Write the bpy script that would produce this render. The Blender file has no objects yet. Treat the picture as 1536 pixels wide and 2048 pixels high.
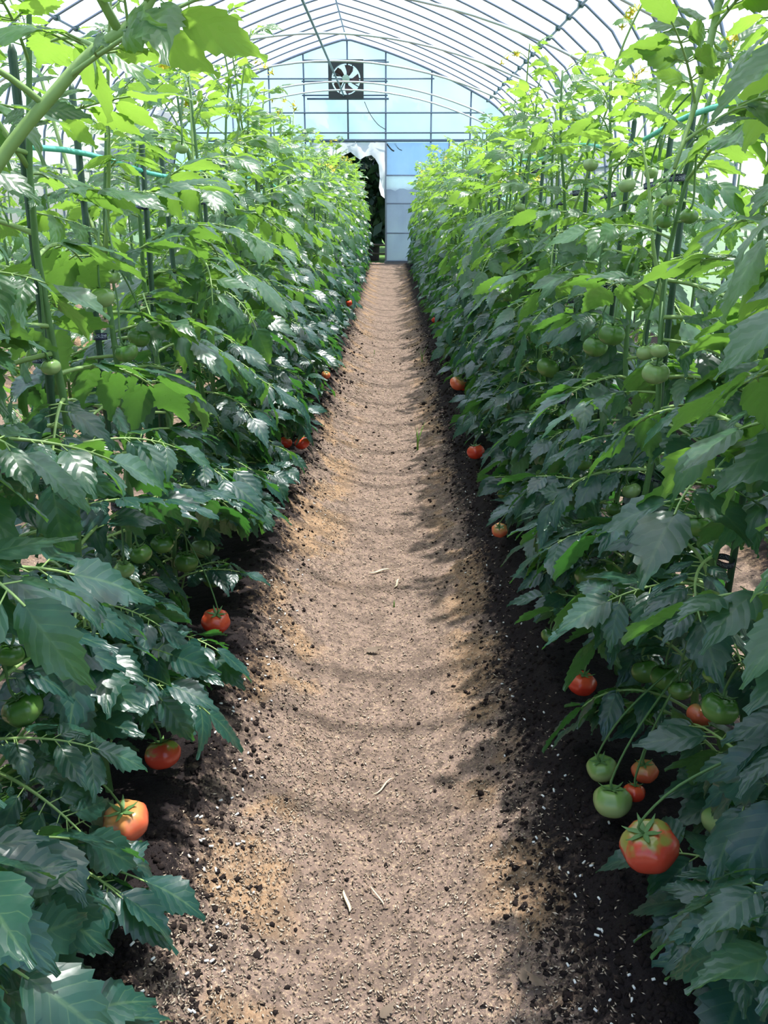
import bpy, math, random
import numpy as np
from mathutils import Matrix, Vector, Euler

# ------------------------------------------------------------------ camera, sky, sun, exposure
sc = bpy.context.scene
COL = sc.collection
cam_d = bpy.data.cameras.new('camera')
cam = bpy.data.objects.new('camera', cam_d); COL.objects.link(cam)
cam_d.sensor_fit = 'VERTICAL'; cam_d.sensor_height = 24.0
cam_d.lens = 24.0 * 1750.0 / 2048.0
cam_d.clip_start = 0.02
CAM = np.array((0.0, 0.0, 1.0))
PITCH = math.atan(621.0 / 1750.0)
cam.location = CAM
cam.rotation_euler = (math.pi / 2 - PITCH, 0, math.atan(11 / 1750.0))
sc.camera = cam

sc.view_settings.view_transform = 'Standard'
sc.view_settings.look = 'None'
sc.view_settings.exposure = 0.15
sc.view_settings.gamma = 1.0
sc.view_settings.use_curve_mapping = False

world = bpy.data.worlds.new('sky'); sc.world = world
world.use_nodes = True
wn = world.node_tree.nodes; wl = world.node_tree.links
wn.clear()
sky = wn.new('ShaderNodeTexSky'); sky.sky_type = 'NISHITA'
sky.sun_disc = False
SUN_EL, SUN_AZ = math.radians(75), math.radians(48)   # azimuth measured from +y (down the rows) towards +x
sky.sun_elevation = SUN_EL; sky.sun_rotation = SUN_AZ
sky.air_density = 1.0; sky.dust_density = 2.0; sky.ozone_density = 1.0
bg = wn.new('ShaderNodeBackground'); bg.inputs['Strength'].default_value = 0.34
wo = wn.new('ShaderNodeOutputWorld')
sc.cycles.max_bounces = 5; sc.cycles.diffuse_bounces = 3; sc.cycles.glossy_bounces = 2; sc.cycles.transmission_bounces = 3
sc.cycles.adaptive_threshold = 0.05
wl.new(sky.outputs[0], bg.inputs[0]); wl.new(bg.outputs[0], wo.inputs[0])

sun_d = bpy.data.lights.new('sun', 'SUN')
sun_d.energy = 10.0; sun_d.angle = math.radians(1.2); sun_d.color = (1.0, 0.98, 0.94)
sun = bpy.data.objects.new('sun', sun_d); COL.objects.link(sun)
to_sun = Vector((math.sin(SUN_AZ) * math.cos(SUN_EL), math.cos(SUN_AZ) * math.cos(SUN_EL), math.sin(SUN_EL)))
sun.rotation_euler = to_sun.to_track_quat('Z', 'Y').to_euler()
sun.location = (3, 3, 9)

# ------------------------------------------------------------------ helpers
rng = np.random.default_rng(7)
R = random.Random(11)

def tag(o, label=None, cat=None, group=None, kind=None):
    if label: o['label'] = label
    if cat: o['category'] = cat
    if group: o['group'] = group
    if kind: o['kind'] = kind
    return o

def empty(name, loc=(0, 0, 0), parent=None):
    o = bpy.data.objects.new(name, None); COL.objects.link(o)
    o.location = loc; o.empty_display_size = 0.05
    if parent: o.parent = parent
    return o

def mesh_data(name, V, F, mats=(), midx=None, uv=None, smooth=True):
    me = bpy.data.meshes.new(name)
    me.from_pydata([tuple(v) for v in V], [], [tuple(int(i) for i in f) for f in F])
    for m in mats: me.materials.append(m)
    if midx is not None: me.polygons.foreach_set('material_index', np.asarray(midx, dtype=np.int32))
    if uv is not None:
        l = me.uv_layers.new(name='UVMap')
        vi = np.zeros(len(me.loops), dtype=np.int32); me.loops.foreach_get('vertex_index', vi)
        l.data.foreach_set('uv', np.asarray(uv, dtype=np.float32)[vi].ravel())
    if smooth: me.polygons.foreach_set('use_smooth', np.ones(len(me.polygons), dtype=bool))
    me.update()
    return me

def put(name, me, parent=None, loc=None, rot=None, scale=None):
    o = bpy.data.objects.new(name, me); COL.objects.link(o)
    if parent: o.parent = parent
    if loc is not None: o.location = loc
    if rot is not None: o.rotation_euler = rot
    if scale is not None: o.scale = scale if hasattr(scale, '__len__') else (scale,) * 3
    return o

class MB:
    """collects verts / faces of one mesh"""
    def __init__(s): s.V = []; s.F = []; s.M = []; s.n = 0
    def add(s, V, F, m=0):
        V = np.asarray(V, dtype=float)
        s.V.append(V)
        for f in F: s.F.append([i + s.n for i in f]); s.M.append(m)
        s.n += len(V); return s
    def tube(s, pts, rad, n=8, m=0, cap=True):
        V, F = tube(pts, rad, n, cap); return s.add(V, F, m)
    def box(s, a, b, m=0):
        (x0, y0, z0), (x1, y1, z1) = a, b
        V = [(x0,y0,z0),(x1,y0,z0),(x1,y1,z0),(x0,y1,z0),(x0,y0,z1),(x1,y0,z1),(x1,y1,z1),(x0,y1,z1)]
        return s.add(V, [(0,3,2,1),(4,5,6,7),(0,1,5,4),(1,2,6,5),(2,3,7,6),(3,0,4,7)], m)
    def data(s, name, mats, smooth=True, uv=None):
        return mesh_data(name, np.concatenate(s.V), s.F, mats, s.M, uv, smooth)
    def obj(s, name, mats, parent=None, smooth=True, **k):
        return put(name, s.data(name, mats if isinstance(mats, (list, tuple)) else [mats], smooth), parent, **k)

def tube(pts, rad, n=8, cap=True):
    P = np.asarray(pts, dtype=float); k = len(P)
    rad = np.full(k, rad) if np.isscalar(rad) else np.asarray(rad, dtype=float)
    T = np.gradient(P, axis=0); T /= np.linalg.norm(T, axis=1)[:, None] + 1e-12
    ref = np.array((0, 0, 1.0)) if abs(T[0][2]) < 0.8 else np.array((1.0, 0, 0))
    A = np.cross(T[0], ref); A /= np.linalg.norm(A)
    V = []
    for i in range(k):
        A = A - T[i] * A.dot(T[i]); A /= np.linalg.norm(A) + 1e-12
        B = np.cross(T[i], A)
        for j in range(n):
            a = 2 * math.pi * j / n
            V.append(P[i] + rad[i] * (math.cos(a) * A + math.sin(a) * B))
    F = [(i*n+j, i*n+(j+1)%n, (i+1)*n+(j+1)%n, (i+1)*n+j) for i in range(k-1) for j in range(n)]
    if cap: F += [tuple(range(n))[::-1], tuple((k-1)*n + j for j in range(n))]
    return np.array(V), F

def smooth_path(P, n=24):
    """Catmull-Rom through the points"""
    P = np.asarray(P, dtype=float)
    Q = np.vstack([2*P[0]-P[1], P, 2*P[-1]-P[-2]])
    out = []; seg = len(P) - 1; per = max(2, n // seg)
    for i in range(seg):
        a, b, c, d = Q[i:i+4]
        for t in np.linspace(0, 1, per, endpoint=False):
            out.append(0.5*((2*b)+(-a+c)*t+(2*a-5*b+4*c-d)*t*t+(-a+3*b-3*c+d)*t**3))
    out.append(P[-1]); return np.array(out)

def vnoise(x, y, seed=0):
    xi = np.floor(x).astype(int); yi = np.floor(y).astype(int); xf = x - xi; yf = y - yi
    def h(a, b):
        n = (a * 374761393 + b * 668265263 + seed * 1442695041) & 0xffffffff
        n = ((n ^ (n >> 13)) * 1274126177) & 0xffffffff
        return ((n ^ (n >> 16)) & 0xffff) / 65535.0
    u = xf*xf*(3-2*xf); v = yf*yf*(3-2*yf)
    return (h(xi,yi)*(1-u)+h(xi+1,yi)*u)*(1-v)+(h(xi,yi+1)*(1-u)+h(xi+1,yi+1)*u)*v

def fbm(x, y, o=4, seed=0):
    s = 0; a = 0.5
    for i in range(o): s = s + a*(vnoise(x*2**i, y*2**i, seed+i)-0.5); a *= 0.5
    return s

# ------------------------------------------------------------------ materials
class NT:
    def __init__(s, name):
        s.m = bpy.data.materials.new(name); s.m.use_nodes = True
        s.t = s.m.node_tree; s.t.nodes.clear()
        s.out = s.t.nodes.new('ShaderNodeOutputMaterial')
    def n(s, ty, **k):
        o = s.t.nodes.new(ty)
        for a, b in k.items(): setattr(o, a, b)
        return o
    def l(s, a, b): s.t.links.new(a, b)
    def v(s, sock, val):
        if hasattr(val, 'is_output'): s.l(val, sock)
        else: sock.default_value = val
    def math(s, op, a, b=0.0, c=0.0, clamp=False):
        o = s.n('ShaderNodeMath', operation=op, use_clamp=clamp)
        for i, x in enumerate((a, b, c)): s.v(o.inputs[i], x)
        return o.outputs[0]
    def mix(s, f, a, b, blend='MIX'):
        o = s.n('ShaderNodeMix', data_type='RGBA', blend_type=blend)
        s.v(o.inputs[0], f)
        for i, x in ((6, a), (7, b)):
            s.v(o.inputs[i], x if hasattr(x, 'is_output') else (*x, 1))
        return o.outputs[2]
    def noise(s, scale, vec=None, detail=3, rough=0.55):
        o = s.n('ShaderNodeTexNoise'); o.inputs['Scale'].default_value = scale
        o.inputs['Detail'].default_value = detail; o.inputs['Roughness'].default_value = rough
        if vec: s.l(vec, o.inputs['Vector'])
        return o.outputs[0]
    def sstep(s, x, a, b):
        o = s.n('ShaderNodeMapRange', interpolation_type='SMOOTHSTEP')
        s.v(o.inputs[0], x); o.inputs[1].default_value = a; o.inputs[2].default_value = b
        return o.outputs[0]
    def pbsdf(s, col, rough=0.5, metal=0.0, spec=0.5, normal=None):
        p = s.n('ShaderNodeBsdfPrincipled')
        s.v(p.inputs['Base Color'], col if hasattr(col, 'is_output') else (*col, 1))
        s.v(p.inputs['Roughness'], rough); p.inputs['Metallic'].default_value = metal
        p.inputs['Specular IOR Level'].default_value = spec
        if normal: s.l(normal, p.inputs['Normal'])
        return p.outputs[0]
    def bump(s, h, strength=0.5, dist=0.01):
        b = s.n('ShaderNodeBump'); b.inputs['Strength'].default_value = strength; b.inputs['Distance'].default_value = dist
        s.l(h, b.inputs['Height']); return b.outputs[0]
    def mixs(s, f, a, b):
        o = s.n('ShaderNodeMixShader'); s.v(o.inputs[0], f); s.l(a, o.inputs[1]); s.l(b, o.inputs[2]); return o.outputs[0]
    def obj(s): return s.n('ShaderNodeTexCoord').outputs['Object']
    def done(s, sh): s.l(sh, s.out.inputs[0]); return s.m

def simple(name, col, rough=0.5, metal=0.0, spec=0.5, var=0.25, scale=30, bump=0.0):
    t = NT(name); c = t.obj(); n = t.noise(scale, c)
    lo = tuple(x*(1-var) for x in col); hi = tuple(min(1, x*(1+var)) for x in col)
    nm = t.bump(n, bump, 0.004) if bump else None
    return t.done(t.pbsdf(t.mix(n, lo, hi), rough, metal, spec, nm))

def leaf_material():
    t = NT('tomato_leaf')
    oi = t.n('ShaderNodeObjectInfo')
    sep = t.n('ShaderNodeSeparateColor'); t.l(oi.outputs['Color'], sep.inputs[0])
    age_light = sep.outputs[0]; rnd = sep.outputs[1]
    uv = t.n('ShaderNodeUVMap'); sx = t.n('ShaderNodeSeparateXYZ'); t.l(uv.outputs[0], sx.inputs[0])
    a = t.math('ABSOLUTE', t.math('MULTIPLY_ADD', sx.outputs[0], 2.0, -1.0))
    side = t.math('FRACT', t.math('SUBTRACT', t.math('MULTIPLY', sx.outputs[1], 5.0), t.math('MULTIPLY', a, 1.7)))
    sv = t.math('ABSOLUTE', t.math('SUBTRACT', side, 0.5))                   # 0.5 at the vein
    vein = t.math('MAXIMUM', t.sstep(sv, 0.44, 0.5), t.math('SUBTRACT', 1.0, t.sstep(a, 0.03, 0.10)))
    n = t.noise(45, t.obj(), 2)
    top = t.mix(age_light, (0.013, 0.060, 0.054), (0.10, 0.235, 0.075))
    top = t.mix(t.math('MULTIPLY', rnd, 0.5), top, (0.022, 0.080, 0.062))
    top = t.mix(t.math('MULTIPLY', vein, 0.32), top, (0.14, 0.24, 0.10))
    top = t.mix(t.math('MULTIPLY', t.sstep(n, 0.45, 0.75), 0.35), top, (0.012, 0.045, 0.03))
    under = t.mix(age_light, (0.08, 0.15, 0.075), (0.16, 0.27, 0.08))
    geo = t.n('ShaderNodeNewGeometry')
    col = t.mix(geo.outputs['Backfacing'], top, under)
    h = t.math('SUBTRACT', t.math('MULTIPLY', sv, -1.0), t.math('MULTIPLY', n, 0.5))
    nm = t.bump(h, 0.28, 0.004)
    p = t.pbsdf(col, t.math('MULTIPLY_ADD', n, 0.24, 0.21), 0, 0.75, nm)
    tr = t.n('ShaderNodeBsdfTranslucent')
    t.l(t.mix(age_light, (0.065, 0.24, 0.03), (0.38, 0.62, 0.07)), tr.inputs[0])
    return t.done(t.mixs(t.math('MULTIPLY_ADD', age_light, 0.16, 0.34), p, tr.outputs[0]))

def film_material(name, opacity, col, glow=0.75, rough_noise=2.0):
    t = NT(name); n = t.noise(rough_noise, t.obj(), 3) if rough_noise else None
    tp = t.n('ShaderNodeBsdfTransparent'); tp.inputs[0].default_value = (0.97, 0.98, 0.98, 1)
    tl = t.n('ShaderNodeBsdfTranslucent'); tl.inputs[0].default_value = (*col, 1)
    df = t.n('ShaderNodeBsdfDiffuse'); df.inputs[0].default_value = (*col, 1)
    s = t.mixs(glow, df.outputs[0], tl.outputs[0])
    f = t.math('MULTIPLY_ADD', n, opacity*0.5, opacity*0.75, clamp=True) if rough_noise else opacity
    return t.done(t.mixs(f, tp.outputs[0], s))

def tomato_material(name, shoulder, belly, edge=(0.2, 0.75), patch=0.0):
    t = NT(name); c = t.n('ShaderNodeTexCoord'); s = t.n('ShaderNodeSeparateXYZ'); t.l(c.outputs['Object'], s.inputs[0])
    n = t.noise(1.6, c.outputs['Object'], 2)
    z = t.math('ADD', s.outputs[2], t.math('MULTIPLY', t.math('SUBTRACT', n, 0.5), patch))
    f = t.sstep(z, edge[0], edge[1])
    col = t.mix(f, belly, shoulder)
    p = t.n('ShaderNodeBsdfPrincipled'); t.l(col, p.inputs['Base Color'])
    p.inputs['Roughness'].default_value = 0.22; p.inputs['Specular IOR Level'].default_value = 0.5
    p.inputs['Subsurface Weight'].default_value = 0.15; p.inputs['Subsurface Radius'].default_value = (0.02, 0.02, 0.01)
    p.inputs['Subsurface Scale'].default_value = 0.3
    return t.done(p.outputs[0])

def ground_material():
    t = NT('greenhouse_soil'); c = t.obj()
    s = t.n('ShaderNodeSeparateXYZ'); t.l(c, s.inputs[0])
    x = s.outputs[0]
    xr = t.math('ABSOLUTE', t.math('SUBTRACT', x, t.math('MULTIPLY', t.math('ROUND', t.math('DIVIDE', x, 1.03)), 1.03)))
    n1 = t.noise(6, c, 4, 0.65); n2 = t.noise(55, c, 4, 0.7); n3 = t.noise(160, c, 3, 0.7)
    d = t.math('ADD', xr, t.math('ADD', t.math('MULTIPLY', t.math('SUBTRACT', n1, 0.5), 0.20), t.math('MULTIPLY', t.math('SUBTRACT', n2, 0.5), 0.22)))
    d = t.math('ADD', d, t.math('MULTIPLY', x, 0.10))
    comp = t.sstep(d, 0.24, 0.33)
    silt = t.mix(n1, (0.175, 0.120, 0.096), (0.265, 0.190, 0.154))
    n5 = t.noise(4.5, c, 3, 0.6)
    hp = t.math('MULTIPLY', t.sstep(n5, 0.48, 0.58), t.sstep(xr, 0.10, 0.22))
    silt = t.mix(t.math('MULTIPLY', hp, 0.8), silt, (0.34, 0.21, 0.115))
    husk = t.mix(t.sstep(n3, 0.52, 0.66), silt, (0.42, 0.31, 0.21))
    dark = t.mix(n3, (0.005, 0.004, 0.0045), (0.026, 0.019, 0.019))
    n4 = t.noise(16, c, 5, 0.75)
    speck = t.math('MAXIMUM', t.sstep(n2, 0.52, 0.62), t.math('MULTIPLY', t.sstep(n4, 0.46, 0.57), 0.6))
    col = t.mix(t.math('MULTIPLY', speck, 0.75), husk, (0.06, 0.045, 0.037))
    col = t.mix(comp, col, dark)
    h = t.math('ADD', t.math('MULTIPLY', n3, 0.35), n2)
    return t.done(t.pbsdf(col, 0.9, 0, 0.15, t.bump(h, 0.8, 0.012)))

def attr_material(name, rough=0.8):
    t = NT(name); a = t.n('ShaderNodeAttribute'); a.attribute_name = 'Col'
    return t.done(t.pbsdf(a.outputs['Color'], rough, 0, 0.2))

M_LEAF = leaf_material()
M_STEM = simple('tomato_stem', (0.085, 0.18, 0.05), 0.55, var=0.3, scale=60, bump=0.2)
M_STEM_Y = simple('young_stem', (0.24, 0.36, 0.11), 0.5, var=0.2, scale=60)
M_CALYX = simple('calyx', (0.09, 0.19, 0.05), 0.6)
M_PETAL = simple('flower_petal', (0.90, 0.76, 0.08), 0.5, var=0.15)
M_CONE = simple('flower_cone', (0.88, 0.62, 0.05), 0.5, var=0.15)
M_TOM = {
    'green': tomato_material('tomato_green', (0.055, 0.15, 0.022), (0.14, 0.25, 0.06), (-0.1, 0.5), 0.4),
    'pale': tomato_material('tomato_pale', (0.17, 0.29, 0.075), (0.31, 0.41, 0.16), (-0.1, 0.5), 0.4),
    'red': tomato_material('tomato_red', (0.62, 0.085, 0.03), (0.55, 0.045, 0.022), (0.1, 0.5), 0.3),
    'orange': tomato_material('tomato_orange', (0.50, 0.26, 0.08), (0.66, 0.13, 0.06), (0.2, 0.7), 0.6),
    'ripening': tomato_material('tomato_ripening', (0.25, 0.25, 0.05), (0.52, 0.06, 0.03), (0.32, 0.66), 1.5),
}
M_PIPE_D = simple('silhouette_pipe', (0.10, 0.14, 0.20), 0.45, 0.5, var=0.15)  # darker copy of the galvanised pipe, backlit silhouette tone put into the colour
M_PIPE = simple('galvanised_pipe', (0.22, 0.26, 0.34), 0.35, 0.7, var=0.15)
M_PIPE_L = simple('lit_galvanised_pipe', (0.62, 0.66, 0.70), 0.3, 0.6, var=0.1)  # paler copy for the tie arches, the light falling on them put into the colour
M_GREENPIPE = simple('green_painted_pipe', (0.015, 0.07, 0.06), 0.4, var=0.2)
M_STAKE = simple('green_plastic_stake', (0.025, 0.07, 0.035), 0.45, var=0.3, scale=90, bump=0.2)
M_TWINE = simple('green_polythene_twine', (0.12, 0.55, 0.42), 0.4, var=0.35, scale=120)
M_FILM = film_material('roof_polythene', 0.36, (0.93, 0.97, 0.98), 0.75, 0)
M_GABLE = film_material('gable_polythene', 0.93, (0.66, 0.93, 0.99), 0.8, 1.2)
M_DOORFILM = film_material('door_polythene', 0.85, (0.42, 0.60, 0.90), 0.7, 3.0)
M_DOORLOW = film_material('door_lower_polythene', 0.92, (0.36, 0.37, 0.50), 0.7, 3.0)
M_TORN = film_material('torn_polythene', 0.9, (0.93, 0.96, 1.0), 0.9, 4.0)
M_FANBLACK = simple('fan_housing_black', (0.012, 0.02, 0.02), 0.5)
M_FANBLADE = simple('fan_blade_brown', (0.035, 0.02, 0.02), 0.5)
M_FANHUB = simple('fan_motor_green', (0.28, 0.42, 0.33), 0.5)
M_SOIL = ground_material()
M_CLOD = simple('dark_compost_crumb', (0.018, 0.013, 0.012), 0.95, spec=0.1, var=0.6, scale=12)
M_HUSK = attr_material('rice_husk')
M_PELLET = simple('white_fertiliser', (0.75, 0.75, 0.72), 0.6, var=0.1)
M_WOOD = simple('dry_splinter', (0.62, 0.52, 0.36), 0.8, var=0.2)
M_DRYLEAF = simple('dry_leaf', (0.16, 0.115, 0.08), 0.8, var=0.3)
M_GRASS = simple('grass_blade', (0.16, 0.33, 0.05), 0.5, var=0.3)
M_LAWN = simple('lawn', (0.07, 0.14, 0.03), 0.9, spec=0.1, var=0.5, scale=3)
M_TREE = simple('evergreen_leaf', (0.012, 0.035, 0.014), 0.5, var=0.5, scale=4)
M_BARK = simple('bark', (0.03, 0.02, 0.016), 0.9, var=0.4, scale=20)
M_TAPE = None
def tape_material():
    t = NT('navy_tape'); c = t.obj(); s = t.n('ShaderNodeSeparateXYZ'); t.l(c, s.inputs[0])
    a = t.math('ARCTAN2', s.outputs[1], s.outputs[0])
    v = t.n('ShaderNodeCombineXYZ'); t.l(t.math('MULTIPLY', a, 9.0), v.inputs[0]); t.l(t.math('MULTIPLY', s.outputs[2], 500), v.inputs[1])
    n = t.noise(1.3, v.outputs[0], 1)
    band = t.math('LESS_THAN', t.math('ABSOLUTE', s.outputs[2]), 0.0035)
    f = t.math('MULTIPLY', t.math('GREATER_THAN', n, 0.56), band)
    return t.done(t.pbsdf(t.mix(f, (0.008, 0.009, 0.04), (0.45, 0.5, 0.6)), 0.35))
M_TAPE = tape_material()

# ------------------------------------------------------------------ the ground
Y_END = 15.8
def xr_of(x): return np.abs(x - 1.03*np.round(x/1.03))
def ground_z(x, y, fine=True):
    x = np.asarray(x, float); y = np.asarray(y, float)
    q = np.clip(1 - (xr_of(x)/0.36)**2, 0, 1)
    depth = 0.145*np.clip((Y_END - 0.3 - y)/3.0, 0.12, 1)
    z = -depth*q**0.9
    edge = np.exp(-((xr_of(x)-0.33)/0.08)**2)
    z = z + 0.022*fbm(x*5, y*5, 3, 3) + edge*0.03*fbm(x*14, y*14, 3, 9)
    if fine: z = z + 0.012*fbm(x*40, y*40, 3, 5)*(0.8+edge)
    return z

xs = np.concatenate([np.arange(-3.72, -0.5, 0.06), np.arange(-0.5, 0.5, 0.008), np.arange(0.5, 2.36, 0.06)])
ys = [-1.6]
while ys[-1] < Y_END + 0.02:
    y = ys[-1]
    ys.append(y + (0.06 if y < 0.6 else 0.009*max(1.0, y/2.2)**1.1))
ys = np.array(ys)
gx, gy = np.meshgrid(xs, ys)
gz = ground_z(gx, gy)
nx, ny = len(xs), len(ys)
idx = np.arange(nx*ny).reshape(ny, nx)
GF = np.stack([idx[:-1,:-1], idx[:-1,1:], idx[1:,1:], idx[1:,:-1]], -1).reshape(-1, 4)
me = bpy.data.meshes.new('floor')
me.vertices.add(nx*ny); me.vertices.foreach_set('co', np.stack([gx, gy, gz], -1).astype(np.float32).ravel())
me.loops.add(len(GF)*4); me.loops.foreach_set('vertex_index', GF.astype(np.int32).ravel())
me.polygons.add(len(GF)); me.polygons.foreach_set('loop_start', np.arange(0, len(GF)*4, 4, dtype=np.int32))
me.polygons.foreach_set('use_smooth', np.ones(len(GF), bool))
me.update(calc_edges=True); me.materials.append(M_SOIL)
tag(put('floor', me), 'trodden soil floor with a hollow husk-strewn path between dark compost beds', kind='structure')

# lawn outside
L = [(-30, -12), (30, -12), (30, 45), (-30, 45)]
lv = [(-30,-12,-0.16),(30,-12,-0.16),(30,45,-0.16),(-30,45,-0.16)]
tag(put('lawn', mesh_data('lawn', lv, [(0,1,2,3)], [M_LAWN])), 'green lawn outside the open greenhouse door', kind='structure')

# ------------------------------------------------------------------ greenhouse shell
RX, RZ, HW = -0.70, 3.47, 3.0           # ridge x, ridge height, half width
def roof_z(u):
    u = abs(u); return RZ - 0.25*u - 0.06*u*u
def profile(n=18):
    """points from left foot to right foot (x, z)"""
    half = [(u, roof_z(u)) for u in np.linspace(0, 2.35, n)]
    z0 = roof_z(2.35)
    half += [(2.58, z0-0.19), (2.78, z0-0.48), (2.92, z0-0.86), (2.99, z0-1.3), (3.0, z0-1.8), (3.0, -0.12)]
    return [(RX-u, z) for u, z in half[:0:-1]] + [(RX+u, z) for u, z in half]
PR = profile()
def prof_z(x):
    px = [p[0] for p in PR]; pz = [p[1] for p in PR]
    return float(np.interp(x, px[1:-1], pz[1:-1]))

frame = tag(empty('greenhouse_frame', (RX, 0, 0)), 'galvanised pipe arches and rails carrying the greenhouse film', kind='structure')
hoop_me = MB().tube([(x-RX, 0, z) for x, z in PR], 0.0125, 8).data('hoop', [M_PIPE])
HOOPS = [Y_END - 0.02 - 0.53*k for k in range(33)]
for y in HOOPS: put('hoop', hoop_me, frame, (0, y, 0))
Y0 = HOOPS[-1]
def rail(name, x, z, r, m, y0=Y0, y1=Y_END):
    return MB().tube([(x-RX, y0, z), (x-RX, (y0+y1)/2, z), (x-RX, y1, z)], r, 8).obj(name, m, frame)
rail('ridge_pipe', RX, RZ-0.025, 0.0125, M_PIPE)
clip_me = MB().box((-0.022, -0.03, -0.03), (0.022, 0.03, 0.012)).data('clip', [M_GREENPIPE], smooth=False)
for u in (-2.3, 2.3):
    rail('purlin', RX+u, roof_z(u)-0.026, 0.0125, M_PIPE)
    for y in HOOPS: put('clip', clip_me, frame, (u, y, roof_z(u)-0.012))
for u in (-2.99, 2.99):
    rail('side_rail', RX+u, 1.35, 0.0125, M_PIPE)
rail('service_pipe', RX-0.05, 2.62, 0.014, M_GREENPIPE)
xa = np.linspace(-2.78, 2.78, 25)
arch_me = MB().tube([(x, 0, 2.645-0.10*x*x) for x in xa], 0.0125, 8).data('tie_arch', [M_PIPE_L])
for y in (15.1, 14.1, 12.1, 10.2, 8.2, 6.2, 4.2, 2.2): put('tie_arch', arch_me, frame, (0, y, 0))

# roof film
fy = np.linspace(Y0, Y_END, 60)
V = []; 
for j, y in enumerate(fy):
    for i, (x, z) in enumerate(PR):
        nx_ = 0.014
        u = x-RX
        k = 0.016 + 0.006*math.sin(y*2*math.pi/0.53)
        s = math.copysign(min(1, (abs(u)/3.0)**2), u)
        V.append((x + s*k, y, z + k*(1-abs(s))))
n = len(PR)
F = [(j*n+i, j*n+i+1, (j+1)*n+i+1, (j+1)*n+i) for j in range(len(fy)-1) for i in range(n-1)]
tag(put('ceiling', mesh_data('ceiling', V, F, [M_FILM])), 'milky white polythene film stretched over the arches', kind='structure')

# gable end wall
wall = tag(empty('wall_end', (0, Y_END, 0)), 'pale blue polythene end wall on a pipe frame', kind='structure')
D0, D1, DH = -1.34, -0.07, 1.94
gxs = np.unique(np.concatenate([np.linspace(RX-2.98, RX+2.98, 60), [D0-1e-4, D0+1e-4, D1-1e-4, D1+1e-4]]))
V = []; F = []; nz = 10
for i, x in enumerate(gxs):
    top = prof_z(x); bot = DH if D0 < x < D1 else -0.1
    for k in range(nz+1):
        z = bot + (top-bot)*k/nz
        V.append((x, 0.03 + 0.012*math.sin(x*9+z*3)*math.sin(z*4+x), z))
for i in range(len(gxs)-1):
    if gxs[i+1]-gxs[i] < 1e-3: continue
    for k in range(nz): a = i*(nz+1)+k; F.append((a, a+nz+1, a+nz+2, a+1))
put('film_sheet', mesh_data('film_sheet', V, F, [M_GABLE]), wall)
for x in (-1.98, -1.41, -0.695, -0.07, 0.68, 1.33, -2.6):
    b = DH if D0 < x < D1-0.02 else -0.1
    MB().tube([(x, 0, b), (x, 0, (b+prof_z(x))/2), (x, 0, prof_z(x)-0.01)], 0.0135).obj('post', M_PIPE_D, wall)
for z, x0, x1, r in ((3.152,-1.41,-0.07,.012),(3.125,-1.41,-0.02,.010),(2.882,-2.3,0.72,.011),(2.845,-1.44,-0.04,.012),
                     (2.637,-1.44,-0.04,.012),(2.585,-1.36,-0.02,.016),(2.375,-2.9,1.55,.012),(2.072,-3.3,1.9,.012),(1.955,-3.4,1.95,.022)):
    MB().tube([(x0, -0.028, z), ((x0+x1)/2, -0.028, z), (x1, -0.028, z)], r).obj('rail', M_PIPE_D, wall)
MB().tube([(x, -0.03, prof_z(x)-0.005) for x in np.linspace(RX-2.7, RX+2.7, 40)], 0.022).obj('gable_arch', M_PIPE, wall)
MB().tube(smooth_path([(-0.42,-.05,2.54),(-0.33,-.05,2.36),(-0.2,-.05,2.2),(-0.07,-.05,2.12)]), 0.006, 6).obj('fan_cable', M_FANBLACK, wall)
MB().tube(smooth_path([(-0.05,-.05,1.9),(0.02,-.06,1.82),(0.07,-.06,1.79)]), 0.012, 6).obj('dangling_strap', M_FANBLACK, wall)
MB().tube(smooth_path([(0.08,-.05,1.9),(0.14,-.06,1.83),(0.2,-.06,1.8)]), 0.006, 6).obj('dangling_strap', M_FANBLACK, wall)

# torn film hanging in the door opening
pts_out = [(-1.33,1.93),(-1.33,1.62),(-1.24,1.70),(-1.14,1.60),(-1.03,1.71),(-0.92,1.66),(-0.80,1.72),(-0.66,1.78),(-0.56,1.70),(-0.50,1.66),(-0.42,1.71),(-0.31,1.73),
           (-0.25,1.68),(-0.19,1.58),(-0.17,1.38),(-0.185,1.22),(-0.15,1.10),(-0.09,1.05)]
inner = [(x, 1.93) for x, z in pts_out[:13]] + [(-0.075, max(z+0.05, 1.93-0.13*i)) for i, (x, z) in enumerate(pts_out[13:])]
V = []; F = []
for (a, b), (c_, d_) in zip(pts_out, inner):
    for k in range(4):
        t = k/3; x = a+(c_-a)*t; z = b+(d_-b)*t
        V.append((x, 0.015+0.02*math.sin(x*23+z*11), z))
for i in range(len(pts_out)-1):
    for k in range(3): q = i*4+k; F.append((q, q+4, q+5, q+1))
put('torn_film', mesh_data('torn_film', V, F, [M_TORN]), wall)

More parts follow.
